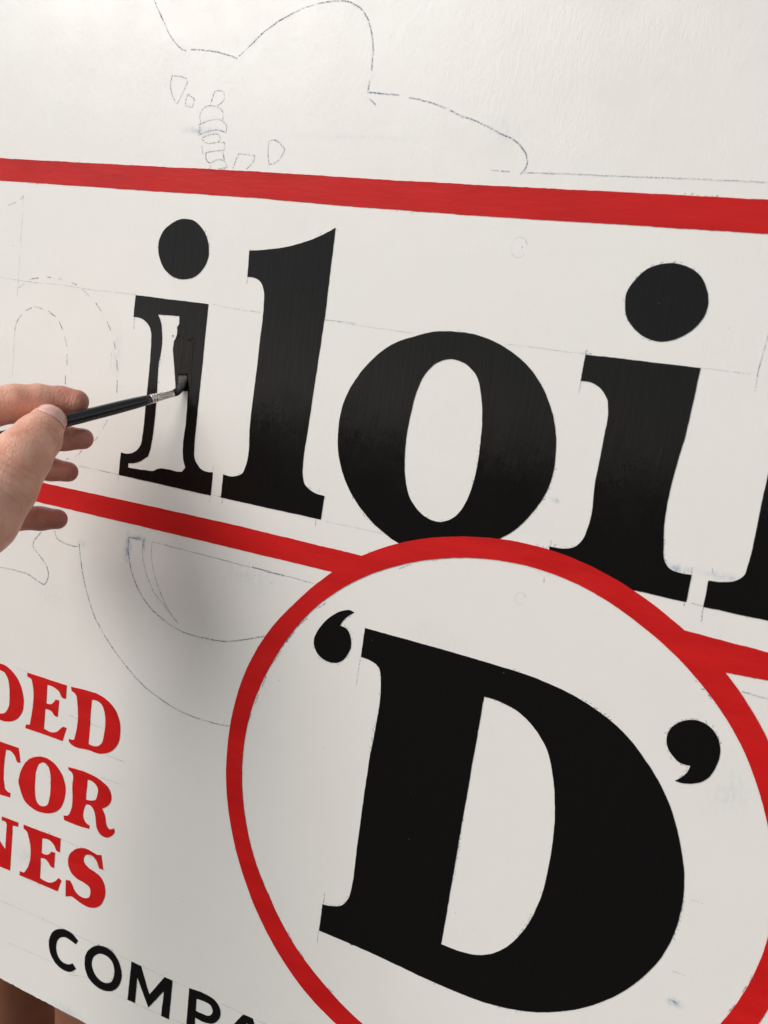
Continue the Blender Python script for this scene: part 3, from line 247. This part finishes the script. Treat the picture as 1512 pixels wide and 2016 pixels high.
Z = .00002
paint('stripe', 'band1', RED, Z, .00030, sign, 'red stripe above the black letters')
paint('stripe', 'band2', RED, Z, .00030, sign, 'red stripe below the black letters, left of the ring')
paint('stripe', 'band3', RED, Z, .00030, sign, 'red stripe running right from the ring')
paint('ring', 'ring', RED, Z * 1.5, .00052, sign, 'large red ring around the black D', .04)
def letter(key, mat, label): return paint('letter', key, mat, Z, .00034, sign, label)
li = letter('i1', BLACK, 'black letter i being filled in, its inside still white')
paint('dot', 'i1dot', BLACK, Z, .00034, li)
paint('wet_paint', 'wet', WET, Z * 2, .00048, li, 'fresh wet stroke of black paint at the brush tip')
letter('l', BLACK, 'black letter l'); letter('o', BLACK, 'black letter o, its foot under the red ring')
l2 = letter('i2', BLACK, 'black letter i right of the o, its foot under the red ring')
paint('dot', 'i2dot', BLACK, Z, .00034, l2)
letter('next', BLACK, 'black letter cut by the right edge of the photo')
letter('D', BLACK, 'large black letter D inside the red ring')
paint('quotation_mark', 'q1', BLACK, Z, .00034, sign, 'black opening quotation mark left of the D')
paint('quotation_mark', 'q2', BLACK, Z, .00034, sign, 'black closing quotation mark right of the D')
for k, lb in (('r_D', 'red letter D cut by the left edge'), ('r_E', 'red letter E of the top red line'), ('r_D2', 'red letter D ending the top red line'),
              ('r_T', 'red letter T of the middle red line'), ('r_O', 'red letter O of the middle red line'), ('r_R', 'red letter R ending the middle red line'),
              ('r_N', 'red letter N of the bottom red line'), ('r_E2', 'red letter E of the bottom red line'), ('r_S', 'red letter S ending the bottom red line')):
    letter(k, RED, lb)
for k, lb in (('C', 'small black letter C by the lower edge'), ('O2', 'small black letter O by the lower edge'), ('M', 'small black letter M by the lower edge'),
              ('P', 'small black letter P by the lower edge'), ('A2', 'small black letter A cut by the lower edge')):
    letter(k, BLACK, lb)

# pencil and transfer lines
for i, (wd, st, pts) in enumerate(PENCIL):
    q = smooth_path(pts, False, .8, .06, i)
    me = ribbon_mesh('pencil_line', [(q, wd * 1.4)], .00006)
    o = link('pencil_line', me, BLUE_M if (i % 5 == 1 or wd >= .9 and i % 2) else PENCIL_M, sign); o['strength'] = st * 1.2
# loose tracing residue around outlines
res = []
rr = random.Random(8)
for key, dens in (('D', .5), ('o', .4), ('i2dot', .8), ('i1dot', .4), ('q1', .9), ('q2', .7), ('ring', .25), ('r_D2', .25), ('r_S', .3), ('r_E2', .25), ('r_E', .2), ('r_O', .35),
                  ('i2', .25), ('l', .2), ('next', .25), ('band1', .12), ('C', .4), ('O2', .4), ('M', .3), ('i1', .15)):
    for ci, ct in enumerate(SHAPES[key]):
        q = smooth_path(ct, True, 1.0, 0)
        if key == 'band1': q = q[q[:, 0] > -600]
        area = np.sum(q[:, 0] * np.roll(q[:, 1], -1) - np.roll(q[:, 0], -1) * q[:, 1])
        tg = np.roll(q, -2, 0) - np.roll(q, 2, 0); tg /= np.linalg.norm(tg, axis=1, keepdims=True) + 1e-9
        nn = np.stack([tg[:, 1], -tg[:, 0]], 1) * (1 if area > 0 else -1) * (1 if ci == 0 else -1)
        ph = rr.random() * 9; i = 0
        while i < len(q) - 3:
            on = math.sin(i * .045 + ph) + .6 * math.sin(i * .11 + 2 * ph) + rr.gauss(0, .3) > 1.75 - 1.9 * dens
            if on:
                base = q[i] + nn[i] * rr.uniform(.0, .55)
                d = tg[i] * rr.uniform(.5, 1) + nn[i] * rr.uniform(.2, .9)
                ln = rr.uniform(.7, 2.0)
                res.append((np.array([base, base + d * ln * .5, base + d * ln]), rr.uniform(.5, .9)))
            i += rr.choice((1, 1, 2, 3))
for k in range(70):      # specks of grit and pencil dust
    q0 = np.array([rr.uniform(-560, 60), rr.uniform(-520, 200)]); an = rr.uniform(0, 6.3)
    res.append((np.array([q0, q0 + np.array([math.cos(an), math.sin(an)]) * rr.uniform(.3, .9)]), rr.uniform(.3, .8)))
o = link('tracing_marks', ribbon_mesh('tracing_marks', res, .00008), BLUE_M, sign); o['strength'] = .7; o['kind'] = 'stuff'
# raised glossy ridges where the brush was lifted
rv, rf = [], []
for (x_, y_, n_, sp_) in RIDGES:
    for k in range(n_):
        x0_, y0_ = x_ + rr.gauss(0, sp_), y_ + rr.gauss(0, sp_ * .35); an = rr.gauss(1.1, .5); b0 = len(rv)
        for j in range(5):
            an += rr.gauss(0, .5); x0_ += math.cos(an) * .45; y0_ += math.sin(an) * .45; r0 = .22 * math.sin((j + .6) / 5.2 * math.pi)
            for kk in range(5):
                th_ = math.pi * kk / 4; rv.append(((x0_ + math.sin(an) * r0 * math.cos(th_)) * .001, (y0_ - math.cos(an) * r0 * math.cos(th_)) * .001, .00036 + r0 * .0009 * math.sin(th_)))
        for j in range(4):
            for kk in range(4): a_ = b0 + j * 5 + kk; rf.append((a_, a_ + 1, a_ + 6, a_ + 5))
me = bpy.data.meshes.new('paint_ridges'); me.from_pydata(rv, [], rf); me.polygons.foreach_set('use_smooth', [True] * len(rf))
o = link('paint_ridges', me, WET, sign); o['kind'] = 'stuff'
# faint round dents
for (bx, by, _), r0 in ((SHAPES_BLOB[0], 4.6), (SHAPES_BLOB[1], 3.0)):
    th_ = np.linspace(.3, 5.6, 30)
    me = ribbon_mesh('paint_blemish', [(np.stack([bx + r0 * np.cos(th_), by + r0 * 1.15 * np.sin(th_)], 1), 1.0)], .00006)
    o = link('paint_blemish', me, PENCIL_M, sign); o['strength'] = .22
for x, y, w_, h_, st in SMUDGES:
    me = bpy.data.meshes.new('chalk_smudge')
    me.from_pydata([((x - w_) * .001, (y - h_) * .001, .00014), ((x + w_) * .001, (y - h_) * .001, .00014), ((x + w_) * .001, (y + h_) * .001, .00014), ((x - w_) * .001, (y + h_) * .001, .00014)], [], [(0, 1, 2, 3)])
    ul = me.uv_layers.new(name='UVMap'); ul.data.foreach_set('uv', [0, 0, 1, 0, 1, 1, 0, 1])
    o = link('chalk_smudge', me, SMUDGE, sign); o['strength'] = st

# ---------------------------------------------------------------- lathe along a path
def loft(name, secs, mat, parent=None, n=24, world=None, cap=True):
    """secs: (centre Vector, axis u, axis v, ru, rv) in metres"""
    vs, fs = [], []
    for c_, u, v, ru, rv in secs:
        for k in range(n):
            t_ = 2 * math.pi * k / n; vs.append(c_ + u * (ru * math.cos(t_)) + v * (rv * math.sin(t_)))
    for i in range(len(secs) - 1):
        for k in range(n):
            a_, b_ = i * n + k, i * n + (k + 1) % n; fs.append((a_, b_, b_ + n, a_ + n))
    if cap: fs.append(tuple(range(n))[::-1]); fs.append(tuple(range((len(secs) - 1) * n, len(secs) * n)))
    me = bpy.data.meshes.new(name); me.from_pydata([tuple(v_) for v_ in vs], [], fs)
    me.polygons.foreach_set('use_smooth', [True] * len(fs))
    bm = bmesh.new(); bm.from_mesh(me); bmesh.ops.recalc_face_normals(bm, faces=bm.faces); bm.to_mesh(me); bm.free()
    return link(name, me, mat, parent, world)

# ---------------------------------------------------------------- the brush
m, t, b = newmat('black_lacquer')
b.inputs['Base Color'].default_value = (.010, .010, .010, 1); b.inputs['Roughness'].default_value = .16
v = coords(t); t.links.new(rng(t, noise(t, v, 300, 4, .6), .35, .7, .10, .30), b.inputs['Roughness'])
b.inputs['Coat Weight'].default_value = .5; b.inputs['Coat Roughness'].default_value = .08
bump(t, b, [(noise(t, v, 500, 2), .12, .0002)]); LACQ = m
m, t, b = newmat('nickel')
b.inputs['Metallic'].default_value = 1; v = coords(t)
t.links.new(ramp(t, noise(t, v, 120, 3, .5), [(.35, (.60, .56, .50)), (.6, (.80, .77, .71))]), b.inputs['Base Color'])
t.links.new(rng(t, noise(t, v, 500, 3), .3, .7, .16, .36), b.inputs['Roughness']); bump(t, b, [(noise(t, v, 300, 2), .12, .0002)]); NICK = m
m, t, b = newmat('wet_bristle')
b.inputs['Base Color'].default_value = (.014, .011, .010, 1); v = coords(t)
t.links.new(rng(t, noise(t, v, 900, 3), .35, .65, .06, .25), b.inputs['Roughness']); b.inputs['Specular IOR Level'].default_value = .35
bump(t, b, [(noise(t, v, 1800, 3), .8, .0004)]); BRIS = m
p0 = Vector(BRUSH['p0']) * .001; ax = Vector(BRUSH['n']).normalized()
bw = M @ Matrix.Translation(p0)
br = bpy.data.objects.new('paint_brush', None); C.objects.link(br); br.matrix_world = bw
tag(br, 'lettering brush with black handle and metal ferrule touching the wet letter i', 'brush')
up = Vector((0, 0, 1)); su = (up - ax * up.dot(ax)).normalized(); sv = ax.cross(su)
fl = BRUSH['ferrule'] * .001
def prof(pts, name, mat, n=32):
    return loft(name, [(ax * (s * .001), su, sv, r * .001, (r2 if r2 else r) * .001) for s, r, r2 in pts], mat, br, n)
F = fl * 1000
prof([(0, 1.3, 2.3), (.4, 1.5, 2.35), (F * .3, 1.9, 2.4), (F * .6, 2.4, 2.6), (F * .78, 2.75, 0), (F * .80, 2.95, 0), (F * .83, 2.95, 0), (F * .85, 2.7, 0), (F * .89, 2.7, 0), (F * .91, 3.05, 0),
      (F * .95, 3.05, 0), (F * .97, 2.8, 0), (F * 1.01, 2.85, 0), (F * 1.03, 3.1, 0), (F * 1.06, 3.1, 0), (F * 1.07, 2.9, 0)], 'ferrule', NICK)
hs = [(F * 1.04, 2.6), (F * 1.05, 2.95), (F + 5, 3.3), (F + 12, 3.65), (F + 25, 3.95), (F + 45, 4.05), (F + 70, 3.8), (F + 100, 3.2), (F + 130, 2.5), (F + 160, 2.0), (F + 178, 1.7), (F + 181, 1.1), (F + 182, .2)]
prof([(s, r, 0) for s, r in hs], 'handle', LACQ, 40)
# bristles: a bundle of fine tapered strands bent against the sign
bp = [Vector(p) * .001 - p0 for p in BRUSH['br']]
fan = Vector(BRUSH['fan'])
def bez(ps, s):
    n_ = len(ps) - 1; x = s * n_; i = min(int(x), n_ - 1); f_ = x - i
    P_ = [ps[max(i - 1, 0)], ps[i], ps[i + 1], ps[min(i + 2, n_)]]
    return .5 * ((2 * P_[1]) + (P_[2] - P_[0]) * f_ + (2 * P_[0] - 5 * P_[1] + 4 * P_[2] - P_[3]) * f_ ** 2 + (3 * P_[1] - P_[0] - 3 * P_[2] + P_[3]) * f_ ** 3)
core = []
for k in range(15):
    s = k / 14; c_ = bez(bp, s); d_ = (bez(bp, min(1, s + .02)) - bez(bp, max(0, s - .02))).normalized()
    fu = (fan - d_ * fan.dot(d_)).normalized(); fv = d_.cross(fu)
    wu = .0022 + .0016 * s; wv = .0014 * (1 - s) ** .8 + .00022
    if s == 0: fu, fv = sv, su
    elif s < .3: fu = (sv * (1 - s / .3) + fu * (s / .3) * (1 if fu.dot(sv) > 0 else -1)).normalized(); fv = d_.cross(fu).normalized()
    core.append((c_, fu, fv, wu, wv))
for i in range(1, len(core)):
    if core[i][1].dot(core[i - 1][1]) < 0: core[i] = (core[i][0], -core[i][1], -core[i][2], core[i][3], core[i][4])
bris = loft('bristles', core, BRIS, br, 28)
vs, fs = [], []
for k in range(260):
    th_ = rr.uniform(0, 2 * math.pi); rad = rr.uniform(.75, 1.04); e_ = rr.uniform(.5, 1.35); b0 = len(vs)
    for j, (c_, fu, fv, wu, wv) in enumerate(core):
        q = c_ + fu * (wu * rad * math.cos(th_)) + fv * (wv * rad * math.sin(th_))
        if j == len(core) - 1: q = q + (core[-1][0] - core[-2][0]) * (e_ - .8) * 3
        r1 = .00009 * (1 - .7 * j / 14); q.z = max(q.z, -.0054)
        for kk in range(3):
            an = kk * 2.094; vs.append(q + fu * r1 * math.cos(an) + fv * r1 * math.sin(an))
    for j in range(len(core) - 1):
        for kk in range(3):
            a_ = b0 + 3 * j + kk; b_ = b0 + 3 * j + (kk + 1) % 3; fs.append((a_, b_, b_ + 3, a_ + 3))
me = bpy.data.meshes.new('hairs'); me.from_pydata([tuple(v_) for v_ in vs], [], fs)
ho = link('hairs', me, BRIS, bris); ho['kind'] = 'stuff'

# ---------------------------------------------------------------- the painter's hand
def capsules(G, ch):
    d = None
    for (a_, b_) in zip(ch[:-1], ch[1:]):
        A = np.array(a_[:3], np.float32); Bv = np.array(b_[:3], np.float32) - A; L2 = float(Bv @ Bv)
        X = [G[i] - A[i] for i in range(3)]
        tt = np.clip((X[0] * Bv[0] + X[1] * Bv[1] + X[2] * Bv[2]) / L2, 0, 1)
        dd = np.sqrt((X[0] - tt * Bv[0]) ** 2 + (X[1] - tt * Bv[1]) ** 2 + (X[2] - tt * Bv[2]) ** 2) - (a_[3] + (b_[3] - a_[3]) * tt)
        d = dd if d is None else smin(d, dd, 2.5)
    return d
def smin(a_, b_, k):
    h = np.clip(.5 + .5 * (b_ - a_) / k, 0, 1); return b_ + (a_ - b_) * h - k * h * (1 - h)
h = 1.15
lo = np.array([-545, -262, 8], np.float32); hi = np.array([-376, -38, 205], np.float32)
axs = [np.arange(lo[i], hi[i], h, dtype=np.float32) for i in range(3)]
G = (axs[0][:, None, None], axs[1][None, :, None], axs[2][None, None, :])
Fd = capsules(G, HAND['palm']); Fd = smin(Fd, capsules(G, HAND['palm2']), 16); Fd = smin(Fd, capsules(G, HAND['arm']), 14)
for k, kk in (('index', 5), ('middle', 5), ('ring', 5), ('pinky', 5)):
    Fd = smin(Fd, capsules(G, HAND[k]), kk if k != 'index' else 4)
Fd = smin(Fd, capsules(G, HAND['thumb']), 5)
# slight irregularities: joint creases on the thumb, pads
for (cx, cy, cz, rad, dep) in CREASES:
    q = np.sqrt((G[0] - cx) ** 2 + (G[1] - cy) ** 2 + (G[2] - cz) ** 2); Fd = Fd - dep * np.exp(-(q / rad) ** 2)
# keep the brush clear of the skin
pa = np.array(BRUSH['p0']) ; pn = np.array(BRUSH['n'])
X = [G[i] - pa[i] for i in range(3)]; tt = X[0] * pn[0] + X[1] * pn[1] + X[2] * pn[2]
dd = np.sqrt(sum((X[i] - tt * pn[i]) ** 2 for i in range(3))) - 3.9
Fd = np.maximum(Fd, -dd)
def surface_nets(F_, lo_, h_):
    ins = F_ < 0; nx, ny_, nz = F_.shape
    cs = [ins[i:nx - 1 + i, j:ny_ - 1 + j, k:nz - 1 + k] for i in (0, 1) for j in (0, 1) for k in (0, 1)]
    tot = sum(c_.astype(np.int8) for c_ in cs); act = (tot > 0) & (tot < 8)
    idx = np.full(act.shape, -1, np.int64); I = np.argwhere(act); idx[act] = np.arange(len(I))
    acc = np.zeros((len(I), 3)); cnt = np.zeros(len(I))
    offs = [(i, j, k) for i in (0, 1) for j in (0, 1) for k in (0, 1)]
    for a_ in offs:
        for d in range(3):
            if a_[d]: continue
            b_ = list(a_); b_[d] = 1
            fa = F_[tuple((I + a_).T)]; fb = F_[tuple((I + b_).T)]; m_ = (fa < 0) != (fb < 0)
            s_ = np.where(m_, fa / np.where(m_, fa - fb, 1), 0); p_ = I + a_ + np.eye(3)[d] * s_[:, None]
            acc[m_] += p_[m_]; cnt[m_] += 1
    V_ = lo_ + h_ * acc / cnt[:, None]; Q = []
    for d in range(3):
        sl = [slice(None)] * 3; s2 = [slice(None)] * 3; sl[d] = slice(0, -1); s2[d] = slice(1, None)
        ch = ins[tuple(sl)] != ins[tuple(s2)]; E = np.argwhere(ch)
        u_, v_ = (d + 1) % 3, (d + 2) % 3
        ok = (E[:, u_] > 0) & (E[:, v_] > 0) & (E[:, u_] < F_.shape[u_] - 1) & (E[:, v_] < F_.shape[v_] - 1); E = E[ok]
        fl_ = ins[tuple(E.T)]
        def at(du, dv):
            K_ = E.copy(); K_[:, u_] -= du; K_[:, v_] -= dv; return idx[tuple(K_.T)]
        q_ = np.stack([at(0, 0), at(1, 0), at(1, 1), at(0, 1)], 1); q_[~fl_] = q_[~fl_][:, ::-1]; Q.append(q_)
    return V_, np.concatenate(Q)
V_, Q = surface_nets(Fd, lo, h)
org = Vector((-440, -110, 80)) * .001
me = bpy.data.meshes.new('person'); me.from_pydata([tuple(x) for x in (V_ * .001 - np.array(org))], [], Q.tolist())
bm = bmesh.new(); bm.from_mesh(me)
bmesh.ops.smooth_vert(bm, verts=bm.verts, factor=.5, use_axis_x=True, use_axis_y=True, use_axis_z=True)
bmesh.ops.smooth_vert(bm, verts=bm.verts, factor=.5, use_axis_x=True, use_axis_y=True, use_axis_z=True)
bmesh.ops.recalc_face_normals(bm, faces=bm.faces); bm.to_mesh(me); bm.free()
me.polygons.foreach_set('use_smooth', [True] * len(me.polygons))
m, t, b = newmat('skin'); SKIN = m
v = coords(t)
c1 = ramp(t, noise(t, v, 70, 4, .6), [(.32, (.71, .32, .22)), (.5, (.80, .42, .30)), (.7, (.86, .51, .375))])
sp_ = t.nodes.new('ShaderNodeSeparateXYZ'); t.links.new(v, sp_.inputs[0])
mx = t.nodes.new('ShaderNodeMix'); mx.data_type = 'RGBA'; t.links.new(c1, mx.inputs['A']); mx.inputs['B'].default_value = (.38, .105, .085, 1)   # redder finger pads, also darkened toward the board to deepen the fingers' shade
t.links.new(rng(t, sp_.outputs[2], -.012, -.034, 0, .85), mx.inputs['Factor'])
t.links.new(mx.outputs['Result'], b.inputs['Base Color'])
b.inputs['Subsurface Weight'].default_value = .35; b.inputs['Subsurface Radius'].default_value = (1, .32, .16); b.inputs['Subsurface Scale'].default_value = .0035
t.links.new(rng(t, noise(t, v, 260, 3), .3, .7, .36, .58), b.inputs['Roughness'])
vo = t.nodes.new('ShaderNodeTexVoronoi'); vo.feature = 'DISTANCE_TO_EDGE'; vo.inputs['Scale'].default_value = 470
wv = coords(t, (1, .45, 1), (0, 0, .7)); t.links.new(wv, vo.inputs['Vector'])
def crease(chain, i, offs, mask):
    A = Vector(HAND[chain][i][:3]) * .001; Bq = Vector(HAND[chain][i + 1][:3]) * .001; axq = (A - Bq).normalized(); cc = Bq - Vector((-.440, -.110, .080))
    sub = t.nodes.new('ShaderNodeVectorMath'); sub.operation = 'SUBTRACT'; t.links.new(v, sub.inputs[0]); sub.inputs[1].default_value = cc
    dt = t.nodes.new('ShaderNodeVectorMath'); dt.operation = 'DOT_PRODUCT'; t.links.new(sub.outputs[0], dt.inputs[0]); dt.inputs[1].default_value = axq
    ln = t.nodes.new('ShaderNodeVectorMath'); ln.operation = 'LENGTH'; t.links.new(sub.outputs[0], ln.inputs[0])
    mk = rng(t, ln.outputs['Value'], mask * .6, mask, 1, 0)
    wob = mth(t, 'ADD', dt.outputs['Value'], mth(t, 'MULTIPLY', mth(t, 'SUBTRACT', noise(t, v, 110, 3), .5), .006))
    tot = None
    for o_, wdt in offs:
        q = mth(t, 'ABSOLUTE', mth(t, 'SUBTRACT', wob, o_ * .001), 0); q = rng(t, q, 0, wdt * .001, 1, 0)
        tot = q if tot is None else mth(t, 'ADD', tot, q)
    return mth(t, 'MULTIPLY', tot, mk)
cr = crease('thumb', 0, [(-5, .5), (-2.5, .9), (0, 1.0), (2.2, .8), (5, .4)], .021)
for nme, of in (('index', [(0, .8), (-1.8, .4)]), ('middle', [(0, .8)]), ('ring', [(0, .8)]), ('pinky', [(0, .7)])): cr = mth(t, 'ADD', cr, crease(nme, 0, of, .011))
cr = mth(t, 'ADD', cr, crease('thumb', 2, [(-9, .5), (-4, .6), (1, .7), (5, .5), (10, .6)], .030))
inv = mth(t, 'SUBTRACT', 1, cr)
bump(t, b, [(inv, .65, .0006), (noise(t, wv, 210, 5, .65), .5, .0010), (rng(t, vo.outputs['Distance'], 0, .25, 0, 1), .4, .0003), (noise(t, v, 55, 3), .35, .002)])
person = link('person', me, SKIN, None, M @ Matrix.Translation(org))
tag(person, 'bare left hand of the painter pinching the brush between thumb and fingers', 'person')
# thumb nail, laid on the thumb tip
bvh = BVHTree.FromPolygons([v_.co.copy() for v_ in me.vertices], [tuple(p.vertices) for p in me.polygons])
tc = Vector(HAND['thumb'][0][:3]) * .001 - org
camp = Vector((0, 0, .5)) - org
dv = (camp - tc).normalized()
camx = CR @ Vector((1, 0, 0)); camy = CR @ Vector((0, 1, 0))
axn = (camx * NAIL['ax'][0] + camy * NAIL['ax'][1]); axn = (axn - dv * axn.dot(dv)).normalized(); bb = dv.cross(axn).normalized()
NU, NV = 16, 22; grid = []
for i in range(NU):
    for j in range(NV):
        u = i / (NU - 1); v_ = j / (NV - 1) * 2 - 1
        el_ = math.radians(NAIL['e0'] + (NAIL['e1'] - NAIL['e0']) * u - (9 * v_ * v_ if u > .5 else -0) * u + 7 * v_ * v_ * (1 - u))
        az_ = math.radians(NAIL['w']) * v_ * (1 - .10 * (1 - u))
        d1 = (dv * math.cos(el_) + axn * math.sin(el_)); dirn = (d1 * math.cos(az_) + bb * math.sin(az_)).normalized()
        hit = bvh.ray_cast(tc + dirn * .05, -dirn)
        p = hit[0]; edge = max(abs(v_) ** 3, (1 - u) ** 6)
        grid.append(p + dirn * (.00075 - .0008 * edge))
fs = [(i * NV + j, i * NV + j + 1, (i + 1) * NV + j + 1, (i + 1) * NV + j) for i in range(NU - 1) for j in range(NV - 1)]
nm = bpy.data.meshes.new('thumbnail'); nm.from_pydata([tuple(p) for p in grid], [], fs)
nm.polygons.foreach_set('use_smooth', [True] * len(fs))
m, t, b = newmat('nail'); v = coords(t)
t.links.new(ramp(t, noise(t, v, 160, 3), [(.3, (.80, .42, .36)), (.7, (.87, .54, .46))]), b.inputs['Base Color'])
b.inputs['Roughness'].default_value = .27; b.inputs['Coat Weight'].default_value = .15; b.inputs['Subsurface Weight'].default_value = .2; b.inputs['Subsurface Scale'].default_value = .002
nail = link('thumbnail', nm, m, person)
so = nail.modifiers.new('thickness', 'SOLIDIFY'); so.thickness = .0006; so.offset = -1
# sleeve further up the arm
m, t, b = newmat('sleeve_cloth'); v = coords(t)
t.links.new(ramp(t, noise(t, v, 60, 4), [(.3, (.05, .055, .07)), (.7, (.09, .095, .12))]), b.inputs['Base Color']); b.inputs['Roughness'].default_value = .85
bump(t, b, [(noise(t, v, 900, 2), .4, .0005), (noise(t, v, 30, 3), .8, .006)])
ch = [Vector(p[:3]) * .001 - org for p in HAND['arm']]; rs = [p[3] * .001 for p in HAND['arm']]
ax_ = (ch[-1] - ch[-2]).normalized(); u_ = ax_.orthogonal().normalized(); v2 = ax_.cross(u_)
secs = [(ch[-2] + (ch[-1] - ch[-2]) * s, u_, v2, (rs[-2] + (rs[-1] - rs[-2]) * s) + .007 + .0025 * math.sin(s * 40), (rs[-2] + (rs[-1] - rs[-2]) * s) + .006 + .002 * math.cos(s * 31)) for s in np.linspace(-.22, 1, 28)]
loft('sleeve', secs, m, person, 32)

# ---------------------------------------------------------------- ground under the place
m, t, b = newmat('paving'); v = coords(t)
t.links.new(ramp(t, noise(t, v, 3, 6, .6), [(.3, (.08, .075, .07)), (.7, (.12, .115, .105))]), b.inputs['Base Color']); b.inputs['Roughness'].default_value = .9
me = bpy.data.meshes.new('ground'); me.from_pydata([(-60, -60, 0), (60, -60, 0), (60, 60, 0), (-60, 60, 0)], [], [(0, 1, 2, 3)])
gd = link('ground', me, m); gd['kind'] = 'structure'

# ---------------------------------------------------------------- brown cloth seen under the board's lower corner
m, t, b = newmat('brown_cloth'); v = coords(t)
t.links.new(ramp(t, noise(t, v, 30, 4, .6), [(.3, (.20, .072, .034)), (.7, (.24, .092, .046))]), b.inputs['Base Color']); b.inputs['Roughness'].default_value = .8
bump(t, b, [(noise(t, v, 1100, 2), .5, .0004)])
vs, fs = [], []; NX, NY = 160, 50
for j in range(NY):
    for i in range(NX):
        x = -1.15 + 1.1 * i / (NX - 1); y = -1.15 + .72 * j / (NY - 1)
        z_ = -.15 + .004 * math.sin(x * 11 + 1.3) + .002 * math.sin(x * 37 + y * 3) - .06 * math.exp(-((x + .607 + .10 * (y + .70)) / .026) ** 2)
        vs.append((x, y, z_))
fs = [(j * NX + i, j * NX + i + 1, (j + 1) * NX + i + 1, (j + 1) * NX + i) for j in range(NY - 1) for i in range(NX - 1)]
me = bpy.data.meshes.new('brown_cloth'); me.from_pydata(vs, [], fs); me.polygons.foreach_set('use_smooth', [True] * len(fs))
bc = link('brown_cloth', me, m, None, M)
so = bc.modifiers.new('thickness', 'SOLIDIFY'); so.thickness = .002
tag(bc, 'plain brown cloth with a dark fold, behind the lower left edge of the sign', 'cloth')
